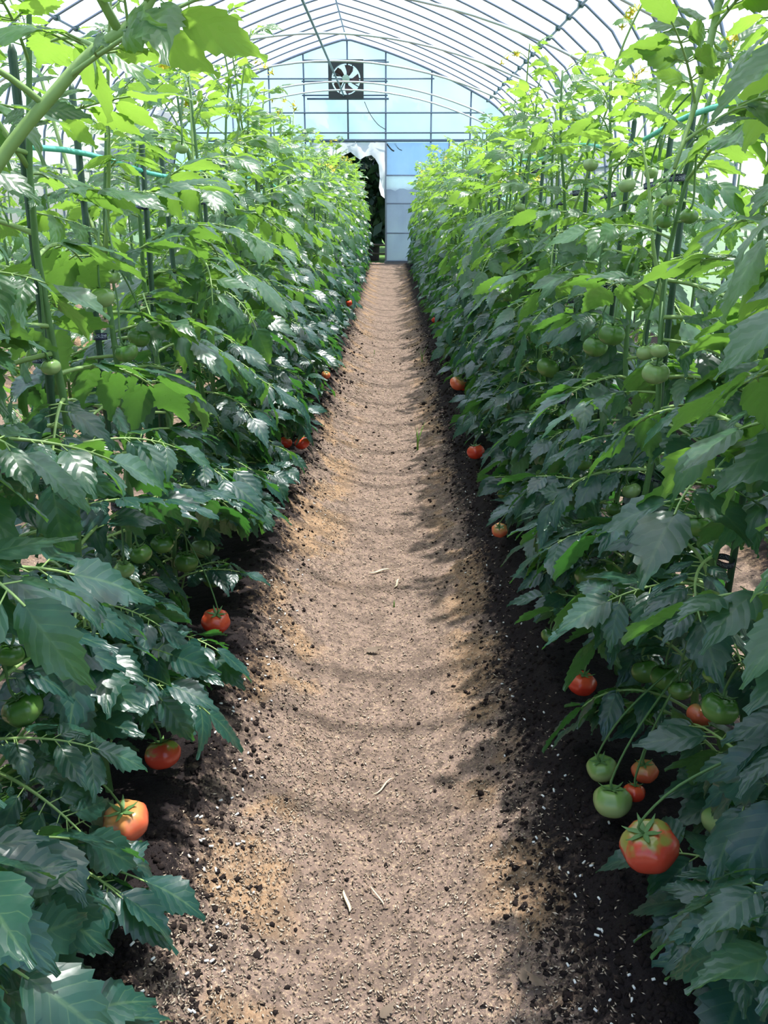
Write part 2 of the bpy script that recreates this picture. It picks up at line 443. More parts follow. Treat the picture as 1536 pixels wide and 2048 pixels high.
# door leaf slid to the right of the opening
door = tag(empty('door_1', (0, Y_END-0.07, 0)), 'blue-grey film sliding door leaf with horizontal rails beside the dark opening', kind='structure')
def sheet(name, x0, x1, z0, z1, m, y=0.012, ragged=0.0, n=14, nz=8):
    V = []; F = []
    for i in range(n+1):
        x = x0+(x1-x0)*i/n
        zb = z0 + (ragged*math.sin(i*2.3)*0.6 + ragged*0.4*math.sin(i*5.1))
        for k in range(nz+1):
            z = zb+(z1-zb)*k/nz
            V.append((x, y+0.006*math.sin(x*17+z*5), z))
    for i in range(n):
        for k in range(nz): a = i*(nz+1)+k; F.append((a, a+nz+1, a+nz+2, a+1))
    return put(name, mesh_data(name, V, F, [m]), door)
sheet('upper_panel', -0.06, 0.98, 1.40, 1.92, M_DOORFILM)
sheet('white_flap', -0.06, 0.98, 1.19, 1.40, M_TORN, y=-0.03, ragged=0.025)
sheet('lower_panel', -0.06, 0.98, 0.02, 1.21, M_DOORLOW, y=0.02)
for x in (-0.065, 0.985): MB().box((x-0.014, -0.012, 0.0), (x+0.014, 0.012, 1.93)).obj('stile', M_PIPE, door, smooth=False)
for z in (1.413, 0.968, 0.489, 0.03): MB().tube([(-0.06,-0.012,z),(0.46,-0.012,z),(0.98,-0.012,z)], 0.011).obj('rail', M_PIPE, door)
put('threshold', MB().box((-0.09, -0.06, -0.08), (1.0, 0.10, 0.02)).data('threshold', [simple('grey_sill', (0.16,0.16,0.18), 0.8)], smooth=False), door)

# ventilation fan in the gable
fan = tag(empty('ventilation_fan', (-0.716, Y_END-0.06, 2.87)), 'square black ventilation fan with dark blades and pale motor high in the end wall', 'fan')
hb = MB(); S = 0.285; ro = 0.235; nseg = 48
for sgn, yy in ((1, -0.05), (-1, 0.05)):
    pass
V = []; F = []
for k in range(nseg):
    a = 2*math.pi*k/nseg; ca, sa = math.cos(a), math.sin(a); q = S/max(abs(ca), abs(sa))
    V += [(ca*ro, -0.05, sa*ro), (ca*q, -0.05, sa*q), (ca*q, 0.05, sa*q), (ca*ro, 0.05, sa*ro)]
for k in range(nseg):
    a = k*4; b = ((k+1) % nseg)*4
    F += [(a, a+1, b+1, b), (a+1, a+2, b+2, b+1), (a+2, a+3, b+3, b+2), (a+3, a, b, b+3)]
put('housing', mesh_data('housing', V, F, [M_FANBLACK], smooth=False), fan)
blade = []
for i, r in enumerate((0.05, 0.10, 0.16, 0.215)):
    w = (0.20, 0.34, 0.40, 0.36)[i]
    for j in (-1, 0, 1):
        a = j*w + 0.12*i
        blade.append((r*math.cos(a), 0.02*j, r*math.sin(a)))
bf = [(i*3+j, i*3+j+1, i*3+j+4, i*3+j+3) for i in range(3) for j in range(2)]
bme = mesh_data('blade', blade, bf, [M_FANBLADE])
sol = None
for k in range(5): put('blade', bme, fan, rot=(0, k*2*math.pi/5+0.3, 0))
MB().tube([(0,-0.08,0),(0,-0.075,0),(0,0.02,0)], (0.05,0.062,0.062), 20).obj('motor', M_FANHUB, fan)
for a in (0.0, math.pi/2): MB().box((-0.24,-0.02,-0.008),(0.24,-0.01,0.008)).obj('strut', M_FANBLACK, fan, smooth=False, rot=(0, a+0.5, 0))

# ------------------------------------------------------------------ outside: dark trees, low bar
def leaf_cloud(cen, rad, n, size, r):
    V = []; F = []
    for i in range(n):
        d = r.normal(size=3); d /= np.linalg.norm(d); p = np.array(cen) + d*np.array(rad)*(0.55+0.45*r.random()**0.5)*(1+0.25*math.sin(d[0]*7+d[2]*5))
        a = r.normal(size=3); a /= np.linalg.norm(a); b = np.cross(a, r.normal(size=3)); b /= np.linalg.norm(b)
        s = size*(0.6+0.8*r.random()); k = len(V)
        V += [p-a*s, p+b*s*0.45, p+a*s, p-b*s*0.45]; F.append((k, k+1, k+2, k+3))
    return V, F
spots = [(-4.3, 20.6, 1.7, 'leftmost dark evergreen tree behind the end wall'), (-0.35, 18.9, 1.45, 'dark evergreen tree filling the open doorway'),
         (2.9, 20.6, 1.7, 'dark evergreen tree behind the sliding door leaf'), (-1.2, 23.4, 1.9, 'farther dark evergreen behind the doorway tree')]
for x, y, rr, lab in spots:
    t = tag(empty('evergreen_tree', (x, y, -0.16)), lab, 'tree', 'trees behind the greenhouse')
    V, F = leaf_cloud((0, 0, 1.75), (rr, rr*0.85, 1.15), 4200, 0.13, rng)
    put('crown', mesh_data('crown', V, F, [M_TREE], smooth=False), t)
    MB().tube(smooth_path([(0,0,0),(0.05,0.02,0.8),(0,0,1.8)]), np.linspace(0.13, 0.06, 25), 8).obj('trunk', M_BARK, t)
t = tag(empty('low_fence', (-0.6, 17.2, -0.16)), 'low weathered bar fence across the grass outside the doorway', 'fence')
for z in (0.22, 0.38): MB().tube([(-1.2,0,z),(0,0,z+0.01),(1.2,0,z)], 0.02).obj('rail', M_BARK, t)
for x in (-1.1, 0.1, 1.1): MB().tube([(x,0.03,0),(x,0.03,0.2),(x,0.03,0.45)], 0.03).obj('post', M_BARK, t)

# ------------------------------------------------------------------ leaves
def leaflet(Ln, W, r, fold=0.25, droop=0.25, curl=0.0, lobed=0.25, N=13):
    """ovate toothed leaflet along +x, up +z: verts, faces, uvs"""
    us = (-1.0, -0.52, 0.0, 0.52, 1.0)
    V = []; UV = []; F = []
    ph = r.random(4)*6.28
    asym = 0.9 + 0.2*r.random()
    tw = r.normal()*0.18
    for i in range(N):
        t = i/(N-1)
        base = max(0.0, math.sin(math.pi*min(1, t**0.72)))**0.85
        w = 0.5*W*base*(1.0 if t < 0.55 else 1.0-0.42*(t-0.55)/0.45)
        if i == 0: w = 0.04*W
        if i == N-1: w = 0.004
        for u in us:
            au = abs(u)
            e = 1.0
            xs_ = 0.0
            if au == 1.0 and 0 < i < N-1:
                k = (i + (0 if u > 0 else 1)) % 2
                e = (1.0+0.10*r.random() if k else 1.0-lobed*(0.3+1.0*r.random()))
                xs_ = Ln*(0.030 if k else -0.012)
            y = u*w*e*(asym if u > 0 else 2-asym)
            x = t*Ln + xs_ - au*0.10*W*(1-t)
            yy = abs(y)
            z = yy*fold - curl*(yy/(0.5*W+1e-6))**2.2*0.32*W
            z += 0.045*W*math.sin(t*9+ph[0]+(1.5 if u > 0 else 0))*au*(1 if au == 1 else 0.4)
            z += -0.018*W*(0 if au in (0, 1) else 1)*math.cos(i*math.pi)
            z -= droop*Ln*t**2.0
            c, s_ = math.cos(tw*t*2), math.sin(tw*t*2)
            V.append((x*(1-0.12*droop*t), y*c - z*s_*0.3, z + y*s_))
            UV.append((0.5+0.5*u, t))
    for i in range(N-1):
        for j in range(4): a = i*5+j; F.append((a, a+5, a+6, a+1))
    return np.array(V), F, np.array(UV)

def compound_leaf(seed, kind):
    r = np.random.default_rng(seed)
    young = kind == 'young'; curled = kind == 'curled'
    Ls = 0.225 if not young else 0.15
    bend = {'mature': 0.60, 'curled': 1.1, 'young': 0.30}[kind] * (0.7+0.6*r.random())
    yawb = r.normal()*0.35
    k = 12
    P = [np.zeros(3)]; ang = 0.0; yaw = 0.0
    for i in range(k):
        s = (i+1)/k
        ang = -bend*s**1.3; yaw = yawb*s
        P.append(P[-1] + Ls/k*np.array((math.cos(ang)*math.cos(yaw), math.cos(ang)*math.sin(yaw), math.sin(ang))))
    P = np.array(P)
    Vs = []; Fs = []; Us = []; Ms = []; n = 0; pts = []
    def add(V, F, U, m):
        nonlocal n
        Vs.append(V); Us.append(U); Fs.extend([tuple(i+n for i in f) for f in F]); Ms.extend([m]*len(F)); n += len(V)
    tv, tf = tube(P, np.linspace(0.0036 if not young else 0.0026, 0.0014, k+1), 5, False)
    add(tv, tf, np.zeros((len(tv), 2)), 1)
    def frame_at(s):
        f = s*k; i = min(int(f), k-1); p = P[i]+(P[i+1]-P[i])*(f-i); T = P[i+1]-P[i]; T = T/np.linalg.norm(T)
        Y = np.cross((0, 0, 1.0), T); Y /= np.linalg.norm(Y); N = np.cross(T, Y); return p, T, Y, N
    def place(s, side, Ln, W, **kw):
        p, T, Y, N = frame_at(s)
        V, F, U = leaflet(Ln, W, r, **kw)
        if side == 0: yaw = r.normal()*0.15; off = 0.0
        else: yaw = side*(1.05 + r.normal()*0.16); off = 0.012 + 0.10*Ln
        pit = -0.02 - 0.30*abs(r.normal()) if side else 0.05
        roll = side*(-0.15) + r.normal()*0.25
        Rm = np.array(Euler((roll, -pit, yaw), 'XYZ').to_matrix())
        d = np.array((math.cos(yaw), math.sin(yaw), 0))
        W3 = (Rm @ V.T).T + d*off
        B = np.stack([T, Y, N], 1)
        Q = (B @ W3.T).T + p
        add(Q, F, U, 0)
        pts.append(Q[len(Q)//2]); pts.append(Q[-3]); pts.append(Q[len(Q)//4])
        if side:
            pv, pf = tube([p, p + B@(d*off*0.5), Q[2]], 0.0012, 4, False); add(pv, pf, np.zeros((len(pv), 2)), 1)
    w = 0.53 if not young else 0.46
    cu = 0.9 if curled else (0.25+0.4*r.random())
    fo = (0.45 if curled else 0.22) + 0.15*r.random()
    sz = 0.80 if young else 1.0
    lb = 0.13
    place(1.0, 0, 0.112*sz, 0.112*sz*w*1.15, fold=fo, droop=0.22, curl=cu, lobed=lb, N=17)
    for s, Ln in ((0.84, 0.088), (0.62, 0.092), (0.40, 0.080), (0.20, 0.055)) if not young else ((0.80, 0.100), (0.52, 0.088), (0.26, 0.060)):
        for side in (-1, 1):
            L2 = Ln*sz*(0.85+0.3*r.random())
            place(s+r.normal()*0.03, side, L2, L2*w*(0.95+0.25*r.random()), fold=fo, droop=0.10+0.35*r.random(), curl=cu, lobed=lb, N=15)
    for s in (0.73, 0.51, 0.30):
        for side in (-1, 1):
            if r.random() < 0.75:
                L2 = (0.018+0.018*r.random())*sz; place(s, side, L2, L2*0.65, fold=0.2, droop=0.2, lobed=0.15, N=7)
    me = mesh_data('leaf', np.concatenate(Vs), Fs, [M_LEAF, M_STEM_Y], Ms, np.concatenate(Us))
    return me, np.array(pts), np.concatenate(Vs), Fs, Ms, np.concatenate(Us)

LEAVES = {'mature': [compound_leaf(100+i, 'mature') for i in range(9)],
          'curled': [compound_leaf(200+i, 'curled') for i in range(4)],
          'young': [compound_leaf(300+i, 'young') for i in range(6)]}

# ------------------------------------------------------------------ tomatoes and flowers
def tomato_data(kind, seed):
    r = np.random.default_rng(seed); nu, nv = 24, 13
    lobes = int(r.integers(5, 8)); ph = r.random()*6.28; la = 0.035+0.025*r.random()
    V = []; F = []
    for j in range(nv+1):
        th = math.pi*j/nv
        for i in range(nu):
            a = 2*math.pi*i/nu
            rr = math.sin(th)*(1+la*math.cos(lobes*a+ph)*max(0.0, math.sin(th))**0.5*(1.2 if th < 1.6 else 0.6))
            z = 0.84*math.cos(th)
            z -= 0.30*math.exp(-(math.sin(th)/0.36)**2)*(1 if th < 1.57 else -0.15)
            V.append((rr*math.cos(a), rr*math.sin(a), z))
    for j in range(nv):
        for i in range(nu): F.append((j*nu+i, (j+1)*nu+i, (j+1)*nu+(i+1) % nu, j*nu+(i+1) % nu))
    return mesh_data('tomato', V, F, [M_TOM[kind]])
TOM = {k: [tomato_data(k, 40+i*7+j) for j in range(2)] for i, k in enumerate(M_TOM)}
def calyx_data():
    V = []; F = []
    for k in range(6):
        a = k*math.pi/3+0.2*math.sin(k*3); ca, sa = math.cos(a), math.sin(a); b = len(V)
        for i, (rr, z, w) in enumerate(((0.02, 0.60, 0.07), (0.28, 0.70, 0.10), (0.52, 0.74, 0.07), (0.74, 0.86, 0.01))):
            V += [(ca*rr-sa*w, sa*rr+ca*w, z), (ca*rr, sa*rr, z+0.03), (ca*rr+sa*w, sa*rr-ca*w, z)]
        for i in range(3):
            for j in range(2): q = b+i*3+j; F.append((q, q+3, q+4, q+1))
    return mesh_data('calyx', V, F, [M_CALYX])
CALYX = calyx_data()
def flower_data():
    V = []; F = []; M = []
    for k in range(6):
        a = k*math.pi/3; ca, sa = math.cos(a), math.sin(a); b = len(V)
        for rr, z, w in ((0.002, 0, 0.002), (0.007, 0.003, 0.0034), (0.012, 0.001, 0.0024), (0.017, -0.006, 0.0003)):
            V += [(ca*rr-sa*w, sa*rr+ca*w, z), (ca*rr+sa*w, sa*rr-ca*w, z)]
        for i in range(3): q = b+i*2; F.append((q, q+2, q+3, q+1)); M.append(0)
    tv, tf = tube([(0,0,-0.001),(0,0,0.006),(0,0,0.013)], (0.0035,0.003,0.0008), 8); b = len(V)
    V += [tuple(v) for v in tv]; F += [tuple(i+b for i in f) for f in tf]; M += [1]*len(tf)
    return mesh_data('flower', V, F, [M_PETAL, M_CONE], M)
FLOWER = flower_data()

# x, y, z, diameter, kind
TOMATOES = [
    (-0.500,1.553,0.843,0.043,'pale'), (-0.500,1.622,0.873,0.029,'pale'), (-0.500,1.759,0.745,0.046,'green'), (-0.500,1.666,0.730,0.044,'green'),
    (-0.500,2.966,0.241,0.049,'pale'), (-0.500,2.994,0.158,0.060,'pale'), (-0.363,3.520,0.055,0.064,'red'), (-0.431,3.528,0.055,0.054,'red'),
    (-0.500,2.172,0.124,0.064,'pale'), (-0.500,1.624,0.334,0.048,'green'), (-0.500,1.516,0.346,0.038,'pale'), (-0.500,1.985,0.164,0.061,'green'),
    (-0.500,1.793,0.289,0.050,'green'), (-0.414,1.881,0.055,0.069,'red'), (-0.469,2.124,0.055,0.048,'green'), (-0.411,1.347,0.055,0.065,'ripening'),
    (-0.412,1.128,0.084,0.072,'orange'), (-0.500,1.023,0.437,0.037,'green'), (-0.500,1.033,0.347,0.054,'green'), (-0.500,0.933,0.262,0.042,'green'),
    (-0.500,1.286,0.770,0.029,'pale'), (-0.500,2.269,1.121,0.031,'pale'), (-0.369,8.051,0.139,0.072,'red'), (-0.367,5.031,0.055,0.052,'orange'),
    (-0.413,4.808,0.055,0.050,'pale'), (-0.441,2.477,0.055,0.039,'pale'), (-0.500,3.084,0.638,0.042,'green'), (-0.500,4.775,0.158,0.049,'pale'),
    (0.360,4.593,0.092,0.082,'orange'), (0.405,4.711,0.055,0.060,'red'), (0.347,3.389,0.055,0.072,'red'), (0.337,2.499,0.055,0.049,'orange'),
    (0.398,2.864,0.055,0.052,'green'), (0.500,2.141,0.668,0.061,'green'), (0.500,1.996,0.718,0.061,'green'), (0.500,3.023,0.467,0.059,'green'),
    (0.477,2.619,0.531,0.072,'green'), (0.500,2.346,1.086,0.037,'pale'), (0.500,1.801,1.052,0.027,'pale'), (0.500,1.970,1.033,0.036,'pale'),
    (0.500,1.547,0.977,0.030,'green'), (0.500,1.665,1.003,0.025,'pale'), (0.500,1.679,0.967,0.031,'green'), (0.500,2.977,0.921,0.045,'pale'),
    (0.500,3.550,0.978,0.042,'pale'), (0.500,1.718,0.722,0.037,'pale'), (0.500,1.630,0.740,0.033,'pale'), (0.500,1.641,0.697,0.051,'pale'),
    (0.500,1.831,0.357,0.040,'green'), (0.500,1.723,0.437,0.039,'pale'), (0.500,2.179,0.363,0.049,'green'), (0.500,1.321,0.509,0.042,'green'),
    (0.454,1.808,0.208,0.072,'green'), (0.500,1.805,0.154,0.052,'green'), (0.371,1.812,0.055,0.039,'green'), (0.500,1.504,0.139,0.057,'green'),
    (0.500,1.392,0.191,0.056,'green'), (0.500,1.317,0.209,0.041,'green'), (0.500,1.149,0.279,0.056,'green'), (0.500,1.219,0.222,0.043,'orange'),
    (0.500,1.188,0.316,0.034,'green'), (0.402,1.600,0.055,0.060,'red'), (0.377,1.310,0.055,0.053,'pale'), (0.374,1.220,0.055,0.064,'pale'),
    (0.451,1.302,0.055,0.046,'orange'), (0.417,1.243,0.055,0.037,'red'), (0.360,0.986,0.162,0.079,'ripening'), (0.500,1.092,0.118,0.053,'pale'),
    (0.500,2.444,0.433,0.048,'green'), (0.500,2.706,0.600,0.043,'green'), (0.500,3.798,0.617,0.042,'green'), (0.500,5.479,0.189,0.062,'green'),
    (0.385,7.521,0.055,0.059,'red'), (0.500,2.736,0.805,0.045,'green')]
TC = np.array([t[:3] for t in TOMATOES]); TR = np.array([t[3]/2 for t in TOMATOES])
TK = np.where(np.abs(TC[:, 0]) < 0.47, 0.40, 0.36); TD = TC - CAM; TL = np.linalg.norm(TD, axis=1); TU = TD/TL[:, None]

OPEN = np.array([t[4] in ('red', 'orange', 'ripening') or i in (0, 2, 8, 9, 11, 33, 34, 36, 47, 55, 63) for i, t in enumerate(TOMATOES)])
def hides_fruit(P):
    """does a leaf with these sample points grow in front of a fruit that hangs open in the row"""
    Q = P - CAM
    s = Q @ TU.T                                   # along each sight line
    d = np.linalg.norm(Q[:, None, :] - s[:, :, None]*TU[None], axis=2)
    hit = ((d < TR[None]*TK[None] + 0.012) & (s > 0.1) & (s < TL[None] + TR[None]*0.7)).any(axis=0)
    return 2 if (hit & OPEN).any() else (1 if hit.any() else 0)

# ------------------------------------------------------------------ the tomato rows
ORD = ['first', 'second', 'third', 'fourth', 'fifth', 'sixth', 'seventh', 'eighth', 'ninth', 'tenth', 'eleventh', 'twelfth']
def add_leaf(plant, base, pt, az, pitch, roll, scale, kind, age_light, r, lim=None, side=0):
    me, pts = LEAVES[kind][r.randrange(len(LEAVES[kind]))][:2]
    for k, da in enumerate((0, 0.5, -0.5, 1.0, -1.0, 1.7, -1.7, 2.4)):
        s = scale; pi_ = pitch
        for q in range(4):
            Rm = np.array(Matrix.Rotation(az+da, 3, 'Z') @ Matrix.Rotation(-pi_, 3, 'Y') @ Matrix.Rotation(roll, 3, 'X'))
            W = (Rm @ (pts*s).T).T + pt
            if W[:, 2].min() < 0.012: pi_ += 0.22; s *= 0.94
            else: break
        else: continue
        if lim is not None and side:
            mn = (side*W[:, 0]).min()
            if mn < lim and side*pt[0] > lim + 0.03:
                f = (side*pt[0] - lim)/(side*pt[0] - mn)
                if f < 0.55: continue
                s *= f; W = (W - pt)*f + pt
        if (np.linalg.norm(W-CAM, axis=1) < 0.72).any(): continue
        hf = hides_fruit(W)
        if hf == 2 or (hf == 1 and r.random() > 0.15): continue
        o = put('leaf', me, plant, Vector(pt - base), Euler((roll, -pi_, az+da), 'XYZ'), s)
        o.color = (age_light, r.random(), r.random(), 1)
        return o
    return None

def flower_truss(plant, base, pt, az, r, n=4):
    d = np.array((math.cos(az), math.sin(az), 0))
    path = smooth_path([pt, pt+d*0.04+(0,0,0.02), pt+d*0.09+(0,0,0.015), pt+d*0.12+(0,0,-0.01)], 9)
    t = MB().tube(path-base, np.linspace(0.0018, 0.0009, len(path)), 5).obj('flower_truss', M_STEM_Y, plant)
    for k in range(n):
        q = path[min(len(path)-1, 3+k*2)] - base + np.array((r.uniform(-.012,.012), r.uniform(-.012,.012), -0.006))
        o = put('flower', FLOWER, t, Vector(q), (math.pi+r.uniform(-.9,.9), r.uniform(-.9,.9), r.uniform(0,6)), r.uniform(0.85, 1.2))

stake_me = {}
def stake(x, y, h, r, label, group=None):
    key = round(h*20)
    if key not in stake_me:
        hh = key/20
        stake_me[key] = MB().tube([(0,0,-0.1),(0,0,hh*0.5),(0,0,hh-0.01),(0,0,hh)], (0.0065,0.0065,0.0065,0.003), 8).data('plant_stake', [M_STAKE])
    e = tag(empty('plant_stake', (x, y, 0.0)), label, 'stake', group)
    put('pole', stake_me[key], e, rot=(r.uniform(-.03,.03), r.uniform(-.03,.03), 0))
    return e
def ring_data(rad):
    V = []; F = []; n = 16
    for z in (-0.006, 0.006):
        for k in range(n): a = 2*math.pi*k/n; V.append((rad*1.25*math.cos(a), rad*math.sin(a), z))
    for k in range(n): F.append((k, (k+1) % n, n+(k+1) % n, n+k))
    b = len(V); V += [(rad*1.2, -0.004, 0.004), (rad*2.4, -0.003, 0.0), (rad*2.4, 0.003, -0.006), (rad*1.2, 0.004, -0.004)]; F.append((b, b+1, b+2, b+3))
    return mesh_data('tape_tie', V, F, [M_TAPE])
TAPE = ring_data(0.013)

def make_plant(side, x, y, idx, rowname, r, custom=None):
    base = np.array((x, y, 0.0))
    far = y > 8
    h = 1.22 + 0.02*min(y, 9) + r.uniform(-0.08, 0.12)
    lean = np.array((r.uniform(-.05,.05), r.uniform(-.06,.06), 0))
    if custom is not None: S = smooth_path(custom, 30)
    else:
        zz = np.linspace(-0.03, h, 14)
        S = np.array([base + lean*(z/h)**2 + (0.012*math.sin(z*9+idx), 0.012*math.cos(z*7+idx*2), z) for z in zz])
    big = idx < 12
    if big: lab = f'{ORD[idx]} tomato plant from the front in the row {rowname} the path'; grp = f'tomato plants in the row {rowname} the path'
    elif not far: lab = f'tall tomato plant midway along the row {rowname} the path'; grp = f'midway plants in the row {rowname} the path'
    else: lab = f'distant tomato plant in the far half of the row {rowname} the path'; grp = f'distant plants in the row {rowname} the path'
    plant = tag(empty('tomato_plant', tuple(base)), lab, 'plant', grp)
    rad = np.interp(np.linspace(0, 1, len(S)), (0, 0.6, 1), (0.0075, 0.0060, 0.0030)) if custom is None else (np.linspace(0.0078, 0.0042, len(S)) if side < 0 else np.interp(np.linspace(0, 1, len(S)), (0, 0.5, 1), (0.0085, 0.0065, 0.0018)))
    MB().tube(S - base, rad, 8).obj('stem', M_STEM if custom is None else M_STEM_Y, plant)
    # leaves up the stem
    arc = np.concatenate([[0], np.cumsum(np.linalg.norm(np.diff(S, axis=0), axis=1))]); tot = arc[-1]
    step = 0.036 if y < 4.5 else (0.047 if y < 8 else 0.066)
    az = r.uniform(0, 6.28); s = 0.06
    while s < tot:
        pt = np.array([np.interp(s, arc, S[:, k]) for k in range(3)]); z = pt[2]; q = s/tot
        az += 2.399 + r.uniform(-.35, .35)
        if q > 0.9: kind = 'young'; sc_ = r.uniform(0.5, 0.75); pitch = r.uniform(0.5, 1.1)
        elif q > 0.74: kind = r.choice(['young', 'young', 'mature']); sc_ = r.uniform(0.85, 1.1); pitch = r.uniform(0.15, 0.7)
        elif z < 0.35: kind = r.choice(['mature', 'curled', 'mature']); sc_ = r.uniform(0.85, 1.1); pitch = r.uniform(-0.1, 0.45)
        else: kind = r.choice(['mature', 'mature', 'mature', 'curled']); sc_ = r.uniform(0.95, 1.25); pitch = r.uniform(-0.1, 0.4)
        age_light = min(1, max(0, (z-0.55)/0.75 + r.uniform(-.15, .15)))  # yellower with height: young growth plus backlight put into the leaf colour
        if far: sc_ *= 1.08
        add_leaf(plant, base, pt, az, pitch, r.uniform(-.35,.35), sc_, kind, age_light, r, 0.285 + r.uniform(-0.02, 0.05), side)
        s += step*r.uniform(0.75, 1.25)
    # low leaves that spill towards the path
    for k in range(9 if y < 4.5 else (6 if y < 8 else 3)):
        z = r.uniform(0.07, 0.42); pt = np.array([np.interp(z, S[:10, 2], S[:10, j]) for j in range(3)])
        az = (math.pi if side > 0 else 0) + r.uniform(-1.15, 1.15)
        add_leaf(plant, base, pt, az, r.uniform(0.0, 0.55), r.uniform(-.4, .4), r.uniform(0.75, 1.05), r.choice(['mature', 'curled', 'mature']), r.uniform(0, 0.18), r, 0.265 + r.uniform(-0.03, 0.07), side)
    # rising side shoots at the top with small leaves and flowers
    ns = (1 if r.random() < 0.7 else 0) + (1 if r.random() < (0.6 if y < 4.5 else 0.25) else 0)
    for k in range(ns):
        p0 = S[int(len(S)*r.uniform(0.62, 0.88))]; a = r.uniform(0, 6.28); ln = r.uniform(0.22, 0.42)*(1.2 if y < 4 else 1)
        d = np.array((math.cos(a)*0.35 + side*0.12, math.sin(a)*0.5, 0))
        sp = smooth_path([p0, p0+d*ln*0.4+(0,0,ln*0.35), p0+d*ln*0.7+(0,0,ln*0.75), p0+d*ln+(0,0,ln)], 12)
        sh = MB().tube(sp - base, np.linspace(0.0045, 0.0022, len(sp)), 6).obj('side_shoot', M_STEM_Y, plant)
        for j in range(3, len(sp), 2):
            add_leaf(plant, base, sp[j], a+j*2.4, r.uniform(0.2, 0.9), r.uniform(-.3,.3), r.uniform(0.4, 0.68), 'young', r.uniform(0.75, 1), r, 0.25, side)
        if r.random() < 0.7: flower_truss(plant, base, sp[-3], r.uniform(0, 6.28), r)
    return plant, base, S

def row_positions(side):
    y = 0.62; out = []
    rr = random.Random(5 if side > 0 else 6)
    while y < 15.45:
        out.append((side*(0.535 + rr.uniform(-.025, .025)), y)); y += 0.345 + rr.uniform(-.03, .03)
    return out

PLANTS = []
CUSTOM = {(-1, 0): [(-0.53,0.66,-0.03),(-0.52,0.70,0.4),(-0.49,0.78,0.82),(-0.37,0.86,1.02),(-0.305,0.88,1.095),(-0.272,0.895,1.13),(-0.222,0.91,1.17),(-0.17,0.93,1.27)],
          (1, 0): [(0.53,0.70,-0.03),(0.52,0.74,0.35),(0.51,0.80,0.8),(0.49,0.84,1.2),(0.43,0.90,1.39),(0.36,0.97,1.36),(0.33,0.975,1.25),(0.318,0.965,1.18),(0.30,0.94,1.10),(0.275,0.91,1.03)]}
for side, rowname in ((-1, 'left of'), (1, 'right of')):
    for i, (x, y) in enumerate(row_positions(side)):
        r = random.Random(1000*side + i*17 + 3)
        c = CUSTOM.get((side, i))
        if c: x, y = c[0][0], c[0][1]
        PLANTS.append((side, *make_plant(side, x, y, i, rowname, r, c)))
        if y < 9:
            lab = f'dark green stake beside the {ORD[i]} plant from the front {rowname} the path' if i < 12 else f'dark green stake farther along the row {rowname} the path'
            e = stake(x + side*0.03, y + 0.03, r.uniform(1.05, 1.22), r, lab, f'stakes in the row {rowname} the path')
            if y < 5:
                for z in (r.uniform(0.25, 0.5), r.uniform(0.62, 0.85), r.uniform(0.98, 1.12)):
                    o = put('tape_tie', TAPE, e, (-side*0.008, -0.008, z), (r.uniform(-.2,.2), r.uniform(-.2,.2), r.uniform(0,6)))
                    o['label'] = 'navy tape tie'

# fruit, each hung on the plant whose stem is nearest
for k, (x, y, z, d, kind) in enumerate(TOMATOES):
    side = 1 if x > 0 else -1
    best = min((p for p in PLANTS if p[0] == side), key=lambda p: abs(p[2][1]-y))
    _, plant, base, S = best
    r = random.Random(k)
    c = np.array((x, y, z)); rad = d/2
    rot = Euler((r.uniform(-.45,.2), r.uniform(-.35,.35), r.uniform(0, 6.28)), 'XYZ')
    t = put('tomato', TOM[kind][k % 2], plant, Vector(c-base), rot, rad)
    t['label'] = {'green': 'green unripe tomato', 'pale': 'pale green tomato', 'red': 'ripe red tomato', 'orange': 'half-ripe orange tomato', 'ripening': 'red tomato with green shoulders'}[kind]
    put('calyx', CALYX, t)
    up = np.array(rot.to_matrix() @ Vector((0, 0, 1)))
    ti = int(np.argmin(np.abs(S[:, 2] - (z + rad + 0.13)))); at_ = S[ti]
    top = c + up*rad*0.55
    pth = smooth_path([top, top+up*0.022, top*0.8 + at_*0.2 + np.array((0,0,0.05)), top*0.35 + at_*0.65 + np.array((0,0,0.035)), at_], 16)
    Mi = np.array((Matrix.LocRotScale(Vector(c), rot, Vector((rad,)*3)).inverted()))
    loc = (Mi[:3, :3] @ pth.T).T + Mi[:3, 3]
    MB().tube(loc, 0.0019/rad, 6).obj('stalk', M_STEM, t)

# more rows beyond the neighbouring paths: whole plants, foliage in one piece
def merged_plant(seed):
    r = random.Random(seed); h = 1.2; Vs = []; Fs = []; Ms = []; Us = []; n = 0
    az = 0; z = 0.1
    while z < h:
        az += 2.399 + r.uniform(-.4,.4)
        kind = 'young' if z > 0.85*h else r.choice(['mature', 'mature', 'curled'])
        s_ = r.uniform(0.85, 1.1) if kind != 'young' else r.uniform(0.5, 0.85)
        _, _, V, F, M, U = LEAVES[kind][r.randrange(len(LEAVES[kind]))]
        Rm = np.array(Matrix.Rotation(az, 3, 'Z') @ Matrix.Rotation(-r.uniform(0, .5), 3, 'Y'))
        W = (Rm @ (V*s_).T).T + (0, 0, z)
        W[:, 2] = np.maximum(W[:, 2], 0.01)
        Vs.append(W); Us.append(U); Fs += [tuple(i+n for i in f) for f in F]; Ms += M; n += len(V); z += 0.075*r.uniform(0.8, 1.2)
    return mesh_data('foliage', np.concatenate(Vs), Fs, [M_LEAF, M_STEM_Y], Ms, np.concatenate(Us))
BACK = [merged_plant(i) for i in range(4)]
BSTEM = MB().tube([(0,0,-0.03),(0.01,0,0.4),(0,0.01,0.8),(0,0,1.2)], (0.008,0.007,0.006,0.003), 7).data('stem', [M_STEM])
